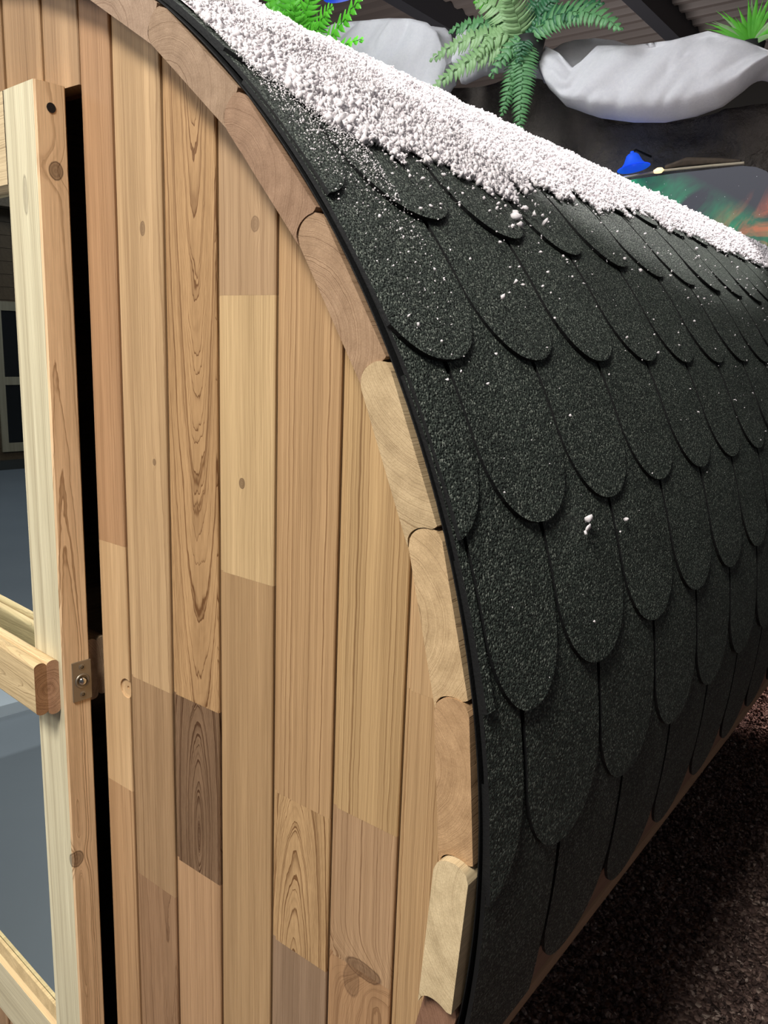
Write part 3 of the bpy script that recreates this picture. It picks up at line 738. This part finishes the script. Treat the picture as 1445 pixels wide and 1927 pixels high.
# ------------------------------------------------------------------ planters wrapped in white fleece
def fleece_planter(top, bot, y, depth_, rim=None, label='', seed=0):
    """top, bot: outlines (x, z) seen from the front; the cloth sags forward between them and folds in over the rim"""
    tx = [q[0] for q in top]; tz = [q[1] for q in top]; bx = [q[0] for q in bot]; bz = [q[1] for q in bot]
    x0, x1 = tx[0], tx[-1]; NU, NV = 130, 40; m = MB(); P = []
    for i in range(NU+1):
        u = i/NU; x = x0+(x1-x0)*u
        zt = float(np.interp(x, tx, tz)); zb = float(np.interp(x, bx, bz)); 
        zr = float(np.interp(x, [q[0] for q in rim], [q[1] for q in rim])) if rim else zt-.03
        e = math.sqrt(max(0, 1-(2*u-1)**2)); dep = depth_*(.25+.75*e)
        row = []
        for k in range(9):                     # back rim, from behind over the top
            q = k/8; row.append((x, y+.16*e+.10-.06*q, zt-.12+.12*math.sin(q*math.pi/2)))
        for k in range(1, 9):                  # trough between back rim and the front lip
            q = k/8; zc = zt+(zr-zt)*q-.07*e*math.sin(math.pi*q)*(zt-zr+.05)/.12
            row.append((x, y+.16*e+.04-(.04+.16*e+dep*.35)*q, zc))
        for k in range(1, 25):                 # front, sagging down to the bottom
            q = k/24; a = q*math.pi
            bulge = dep*(.35+.65*math.sin(min(q*1.25, 1)*math.pi/2)) if q < .8 else dep*(1-((q-.8)/.2)**2*.75)
            fold = .026*math.sin(9*u*math.pi+4*q+seed)*math.exp(-2.4*q)+.060*(abs(float(vnoise(u*6+seed, q*2.6+u*5))-.5)-.2)+.030*(abs(float(vnoise(u*15+seed+q*3, q*4))-.5)-.2)
            row.append((x, y-bulge-fold*e, zr+(zb-zr)*q**1.05))
        for k in range(1, 6):
            q = k/5; row.append((x, y-dep*.25+(dep*.25+.10+.16*e)*q, zb+.04*q+(zt-.12-zb-.04)*max(0, q-.2)/.8*1.0))
        P.append(row)
    m.grid(P, True, flip=False)
    m.add(P[0], [tuple(range(len(P[0])))]); m.add(P[-1], [tuple(range(len(P[-1])))[::-1]])
    return tag(m.build('fleece_planter', fleece), label, 'planter', 'white fleece-wrapped planters along the rock wall')
fleece_planter([(-1.088, 3.285), (-1.031, 3.332), (-.968, 3.347), (-.857, 3.345), (-.748, 3.32), (-.654, 3.28), (-.54, 3.238), (-.479, 3.258), (-.383, 3.268), (-.274, 3.262), (-.168, 3.245), (-.073, 3.193), (.031, 3.140), (.16, 3.065), (.22, 3.05)],
    [(-1.088, 3.22), (-1.07, 3.14), (-1.026, 3.06), (-.901, 2.945), (-.705, 2.862), (-.52, 2.818), (-.346, 2.796), (-.183, 2.806), (-.056, 2.836), (.037, 2.896), (.103, 2.957), (.157, 3.002), (.22, 3.03)], 3.93, .17,
    [(-1.088, 3.26), (-1.07, 3.29), (-.974, 3.233), (-.869, 3.135), (-.825, 3.165), (-.74, 3.225), (-.529, 3.190), (-.333, 3.178), (-.15, 3.190), (.034, 3.115), (.148, 3.055), (.22, 3.04)],
    'long sagging white fleece planter to the right of the hanging fern', 3)
fleece_planter([(-2.85, 3.66), (-2.81, 3.69), (-2.761, 3.709), (-2.571, 3.706), (-2.343, 3.675), (-2.169, 3.654), (-2.0, 3.622), (-1.877, 3.580), (-1.815, 3.525), (-1.77, 3.42), (-1.745, 3.33)],
    [(-2.85, 3.64), (-2.758, 3.55), (-2.563, 3.35), (-2.283, 3.12), (-2.014, 2.98), (-1.845, 2.95), (-1.77, 3.02), (-1.745, 3.15)], 3.93, .22, None, 'tall white fleece planter above the snow between the two ferns', 8)
fleece_planter([(-1.70, 3.40), (-1.67, 3.49), (-1.60, 3.50), (-1.50, 3.46), (-1.30, 3.37), (-1.16, 3.29), (-1.12, 3.25)],
    [(-1.70, 3.30), (-1.62, 3.17), (-1.50, 3.20), (-1.36, 3.20), (-1.2, 3.15), (-1.12, 3.18)], 3.92, .07, None, 'small white fleece planter tucked behind the hanging fern', 1)
fleece_planter([(.225, 3.06), (.25, 3.165), (.31, 3.18), (.5, 3.17), (.9, 3.15), (1.1, 3.1)],
    [(.225, 3.02), (.25, 2.97), (.4, 2.86), (.7, 2.8), (1.0, 2.85), (1.1, 3.0)], 3.95, .16, None, 'white fleece planter cut off by the right edge of the picture', 5)

# ------------------------------------------------------------------ ferns
def frond(base, tip, sag, width, mat, parent, n=26, roll=0.0, serr=0.10, face=(0.25, -1, .25), gap=1.12):
    """one frond: an arching midrib with toothed leaflets in pairs, narrowing to the tip"""
    m = MB(); b = Vector(base); t = Vector(tip); mid = (b+t)/2 + Vector((0, 0, sag))
    def at(q): return (1-q)**2*b + 2*q*(1-q)*mid + q*q*t
    Ln = sum((at((i+1)/20)-at(i/20)).length for i in range(20))
    m.tube([tuple(at(i/16)) for i in range(17)], [.0065*(1-.8*i/16) for i in range(17)], 6)
    fc = Vector(face).normalized()
    for i in range(1, n+1):
        q = (i-.3)/n; p = at(q); d = (at(min(1, q+.02))-at(max(0, q-.02))).normalized()
        side = d.cross(fc).normalized(); nrm = side.cross(d).normalized()
        ln = width*min(1, .35+q*4.5)*(1-q**2.6)**.8+.012
        bw = Ln/n*gap
        for sg in (-1, 1):
            rows = []
            for k in range(6):
                s_ = k/5; c = p + side*sg*ln*s_ + d*(.32*ln*s_*s_+.1*ln*s_) - nrm*(.20*ln*s_*s_) + nrm*.008*math.sin(i*2.1+sg)
                wv = bw*.5*(1-s_**2.2)*(1+(serr if k % 2 else -serr)) + .0006
                rows.append([tuple(c-d*wv-nrm*.002), tuple(c+nrm*.004), tuple(c+d*wv-nrm*.002)])
            m.grid(rows, True)
    return m.build('frond', mat, parent)
def pot(parent, c, r, h):
    m = MB(); X = lambda q: (c[0]+q[0], c[1]+q[1], c[2]+q[2])
    m.lathe([(.001, -h), (r*.75, -h), (r, 0), (r*.93, 0), (r*.9, -.02), (.001, -.02)], 20, 0, True, X); m.build('pot', pot_mat, parent)
c = (-1.13, 3.80, 3.30)
f1 = tag(empty('fern_plant', c), 'pale green fern hanging down between two white fleece planters', 'fern', 'artificial ferns on the rock wall')
fr_list = [((-1.085, 3.70, 2.775), .10, .072, leaf_mid, 34), ((-1.215, 3.72, 2.90), .08, .062, leaf_mid, 28), ((-1.68, 3.66, 3.085), .10, .075, leaf_pale, 24), ((-1.17, 3.62, 3.50), .02, .085, leaf_pale, 16),
           ((-.535, 3.70, 3.215), .22, .075, leaf_mid, 24), ((-1.73, 3.72, 3.27), .14, .070, leaf_pale, 22), ((-1.66, 3.80, 3.44), .12, .070, leaf_mid, 20), ((-1.47, 3.78, 3.55), .10, .080, leaf_pale, 18),
           ((-1.56, 3.9, 3.62), .10, .06, leaf_bright, 18), ((-.80, 3.74, 3.33), .12, .06, leaf_dark, 16), ((-.95, 3.80, 3.52), .03, .07, leaf_dark, 16), ((-1.28, 3.68, 3.10), .10, .05, leaf_mid, 12),
           ((-1.05, 3.85, 3.60), .03, .08, leaf_dark, 16), ((-1.40, 3.70, 3.22), .16, .06, leaf_pale, 18), ((-.72, 3.86, 3.42), .10, .055, leaf_dark, 18), ((-1.13, 3.72, 3.16), .08, .05, leaf_dark, 12)]
def rel(q, c): return tuple(a-b for a, b in zip(q, c))
for (tip, sag, wd_, mt, nn) in fr_list:
    o = frond((random.uniform(-.02, .02), random.uniform(-.02, .02), 0), rel(tip, c), sag, wd_, mt, f1, nn)
pot(f1, (0, .04, .02), .085, .12)
def nearer(q): return tuple(e+.92*(a-e) for a, e in zip(q, (1.3164, -.5724, 1.6144)))
c = nearer((-2.80, 3.74, 3.42))
f2 = tag(empty('fern_plant', c), 'bright green fern rising behind the snow at the upper left', 'fern', 'artificial ferns on the rock wall')
for (tip, sag, wd_, nn) in [((-3.34, 3.66, 3.92), .02, .11, 15), ((-3.06, 3.62, 4.0), .02, .11, 16), ((-2.86, 3.60, 3.98), .0, .11, 16), ((-2.62, 3.62, 3.86), .04, .10, 15), ((-2.48, 3.66, 3.69), .08, .085, 14),
        ((-2.09, 3.56, 3.71), -.06, .060, 17), ((-2.17, 3.60, 3.43), .03, .045, 14), ((-3.2, 3.66, 3.70), .06, .10, 14), ((-2.55, 3.58, 3.56), .05, .08, 12), ((-2.95, 3.55, 3.76), .0, .1, 12), ((-2.72, 3.56, 3.72), .02, .1, 12)]:
    frond((random.uniform(-.03, .03), 0, random.uniform(-.02, .02)), rel(nearer(tip), c), sag, wd_, leaf_bright, f2, nn, gap=1.0)
pot(f2, (0, .04, .02), .09, .14)
c = (.02, 4.03, 3.14)
f3 = tag(empty('grass_plant', c), 'small spiky green plant behind the long white planter at upper right', 'plant')
m0 = None
for i in range(22):
    j = random.Random(i); a = j.uniform(-1.2, 1.25); ln = j.uniform(.14, .27); m = MB()
    tipv = Vector((math.sin(a)*ln, -.05*j.random(), math.cos(a)*ln)); wv = .012
    sd = Vector((math.cos(a), .2, -math.sin(a))).normalized(); rows = []
    for k in range(8):
        q = k/7; p = tipv*q + Vector((.04*q*q*math.sin(a), -.02*q, -.05*q*q*abs(math.sin(a)))); ww = wv*(math.sin(math.pi*min(1, q*.8+.22)))*(1-q**5)+.0004
        rows.append([tuple(p-sd*ww), tuple(p+Vector((0, -.003, 0))), tuple(p+sd*ww)])
    m.grid(rows, True); m.build('blade', leaf_bright if i % 3 else leaf_pale, f3)
pot(f3, (0, .03, .02), .06, .10)

# ------------------------------------------------------------------ blue lamps, printed banner, driftwood
def blue_lamp(loc, tiltx, tilty, sc_, label):
    e = tag(empty('blue_lamp', loc), label, 'lamp', 'blue shaded lamps on the rock wall'); e.rotation_euler = (tiltx, tilty, 0)
    m = MB(); pr = [(.012, .075), (.024, .074), (.033, .066), (.040, .050), (.049, .030), (.064, .012), (.084, .002), (.088, 0)]
    pr = [(r*sc_, z*sc_) for r, z in pr]; m.lathe(pr, 32); m.lathe([(r*.96, z-.002) for r, z in pr[::-1]], 32); m.build('lamp_shade', blue_shade, e)
    m = MB(); m.lathe([(.001, .06*sc_), (.010*sc_, .056*sc_), (.014*sc_, .045*sc_), (.009*sc_, .034*sc_), (.001, .03*sc_)], 14); m.build('bulb', bulb_mat, e)
    m = MB(); m.lathe([(.012*sc_, .074*sc_), (.010*sc_, .088*sc_), (.001, .09*sc_)], 12); m.build('cap', blue_shade, e)
    m = MB(); m.tube([(0, 0, .085*sc_), (0, .06, .11*sc_), (0, .30, .12*sc_)], .006, 8); m.build('bracket', pot_mat, e)
    l = bpy.data.lights.new('lamp_glow', 'POINT'); l.energy = 0.35; l.color = (.12, .28, 1.0); l.shadow_soft_size = .02
    lo = bpy.data.objects.new('lamp_glow', l); C.objects.link(lo); lo.parent = e; lo.location = (-.10*sc_, .13, .04*sc_)
    return e
blue_lamp((-.492, 3.935, 2.590), 0, R_(-12), 1.0, 'small blue bell lamp on the rail above the nebula banner')
blue_lamp((-2.80, 4.2, 4.03), R_(14), R_(-14), 2.2, 'large blue cone lamp above the tall fleece planter')

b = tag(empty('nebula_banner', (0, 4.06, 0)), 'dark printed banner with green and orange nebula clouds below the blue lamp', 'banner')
m = MB(); pts = [(-1.0, 1.45), (.62, 1.45), (.62, 2.36), (.56, 2.44), (.40, 2.50), (.20, 2.535), (.10, 2.562), (.0, 2.570), (-.30, 2.566), (-.66, 2.548), (-1.0, 2.50)]
pts = [(-1.0, 1.45), (.215, 1.45), (.215, 2.44), (.20, 2.495), (.165, 2.535), (.11, 2.560), (.04, 2.572), (-.30, 2.566), (-.66, 2.548), (-1.0, 2.50)]
fr0 = [(x, -.012, z) for x, z in pts]; bk0 = [(x, .012, z) for x, z in pts]; k = len(pts)
m.add(fr0+bk0, [tuple(range(k)), tuple(range(k, 2*k))[::-1]] + [(i, k+i, k+(i+1) % k, (i+1) % k) for i in range(k)])
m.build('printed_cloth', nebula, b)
m = MB(); m.tube([(-1.0, -.02, 2.512), (-.66, -.02, 2.562), (-.36, -.02, 2.584), (-.1, -.02, 2.585), (.055, -.02, 2.583)], .007, 8); m.build('top_rail', rail_mat, b)
m = MB(); m.tube([(-.36, -.005, 2.602), (-.25, 0, 2.622), (-.1, .01, 2.612), (.03, 0, 2.596)], [.012, .024, .018, .008], 8); m.build('driftwood', bark, b)
m = MB(); X = lambda q: (-.388+q[0]*1.5+.3*q[2], -.03+q[1], 2.582+q[2]); m.lathe([(.001, -.012), (.014, -.01), (.020, .004), (.010, .016), (.001, .018)], 14, 0, True, X); m.build('spot_bulb', bulb_mat, b)
for ob in b.children: pass

# ------------------------------------------------------------------ across the hall (seen reflected in the door glass)
cab = tag(empty('garden_cabin', (-8.9, -3.2, 0)), 'timber cabin with dark panes reflected in the door glass', 'cabin')
m = MB()
for k in range(20):
    z0 = .10+k*.14; m.box((-.6, -2.0, z0), (.6, 2.2, z0+.136), wood=(wood_fn((0, 0, z0), 'x', .01, 1, (.1, .1)), S(84, 66, 48), (100, .5, .01)))
m.build('wall', cedar, cab)
m = MB(); m.box((-.8, -2.2, 2.9), (.8, 2.4, 3.0), wood=(wood_fn((0, 0, 0), 'x'), S(120, 100, 80), (100, .4, .01))); m.build('roof', cedar, cab)
m = MB(); m.box((-.7, -2.1, 0), (.7, 2.3, .1)); m.build('plinth', pot_mat, cab)
for (ya_, yb2) in ((-.35, .32), (.62, 1.3)):
    m = MB(); wd = (wood_fn((0, 0, 0)), S(140, 126, 104), (100, .3, .01))
    for (a0, b0, a1, b1) in ((ya_, .2, ya_+.075, 1.9), (yb2-.075, .2, yb2, 1.9), (ya_+.075, .2, yb2-.075, .30), (ya_+.075, .97, yb2-.075, 1.06), (ya_+.075, 1.80, yb2-.075, 1.9)):
        m.box((.60, a0, b0), (.64, a1, b1), wood=wd)
    o = m.build('window_frame', cedar, cab)
    m = MB(); m.box((.601, ya_+.07, .29), (.615, yb2-.07, 1.81)); m.build('pane', pane_mat, o)
m = MB(); m.box((-2.9, -2.2, 0), (-1.95, .2, .05))
tag(m.build('display_platform', vinyl), 'low pale platform on the grey floor mirrored in the door glass', 'platform')
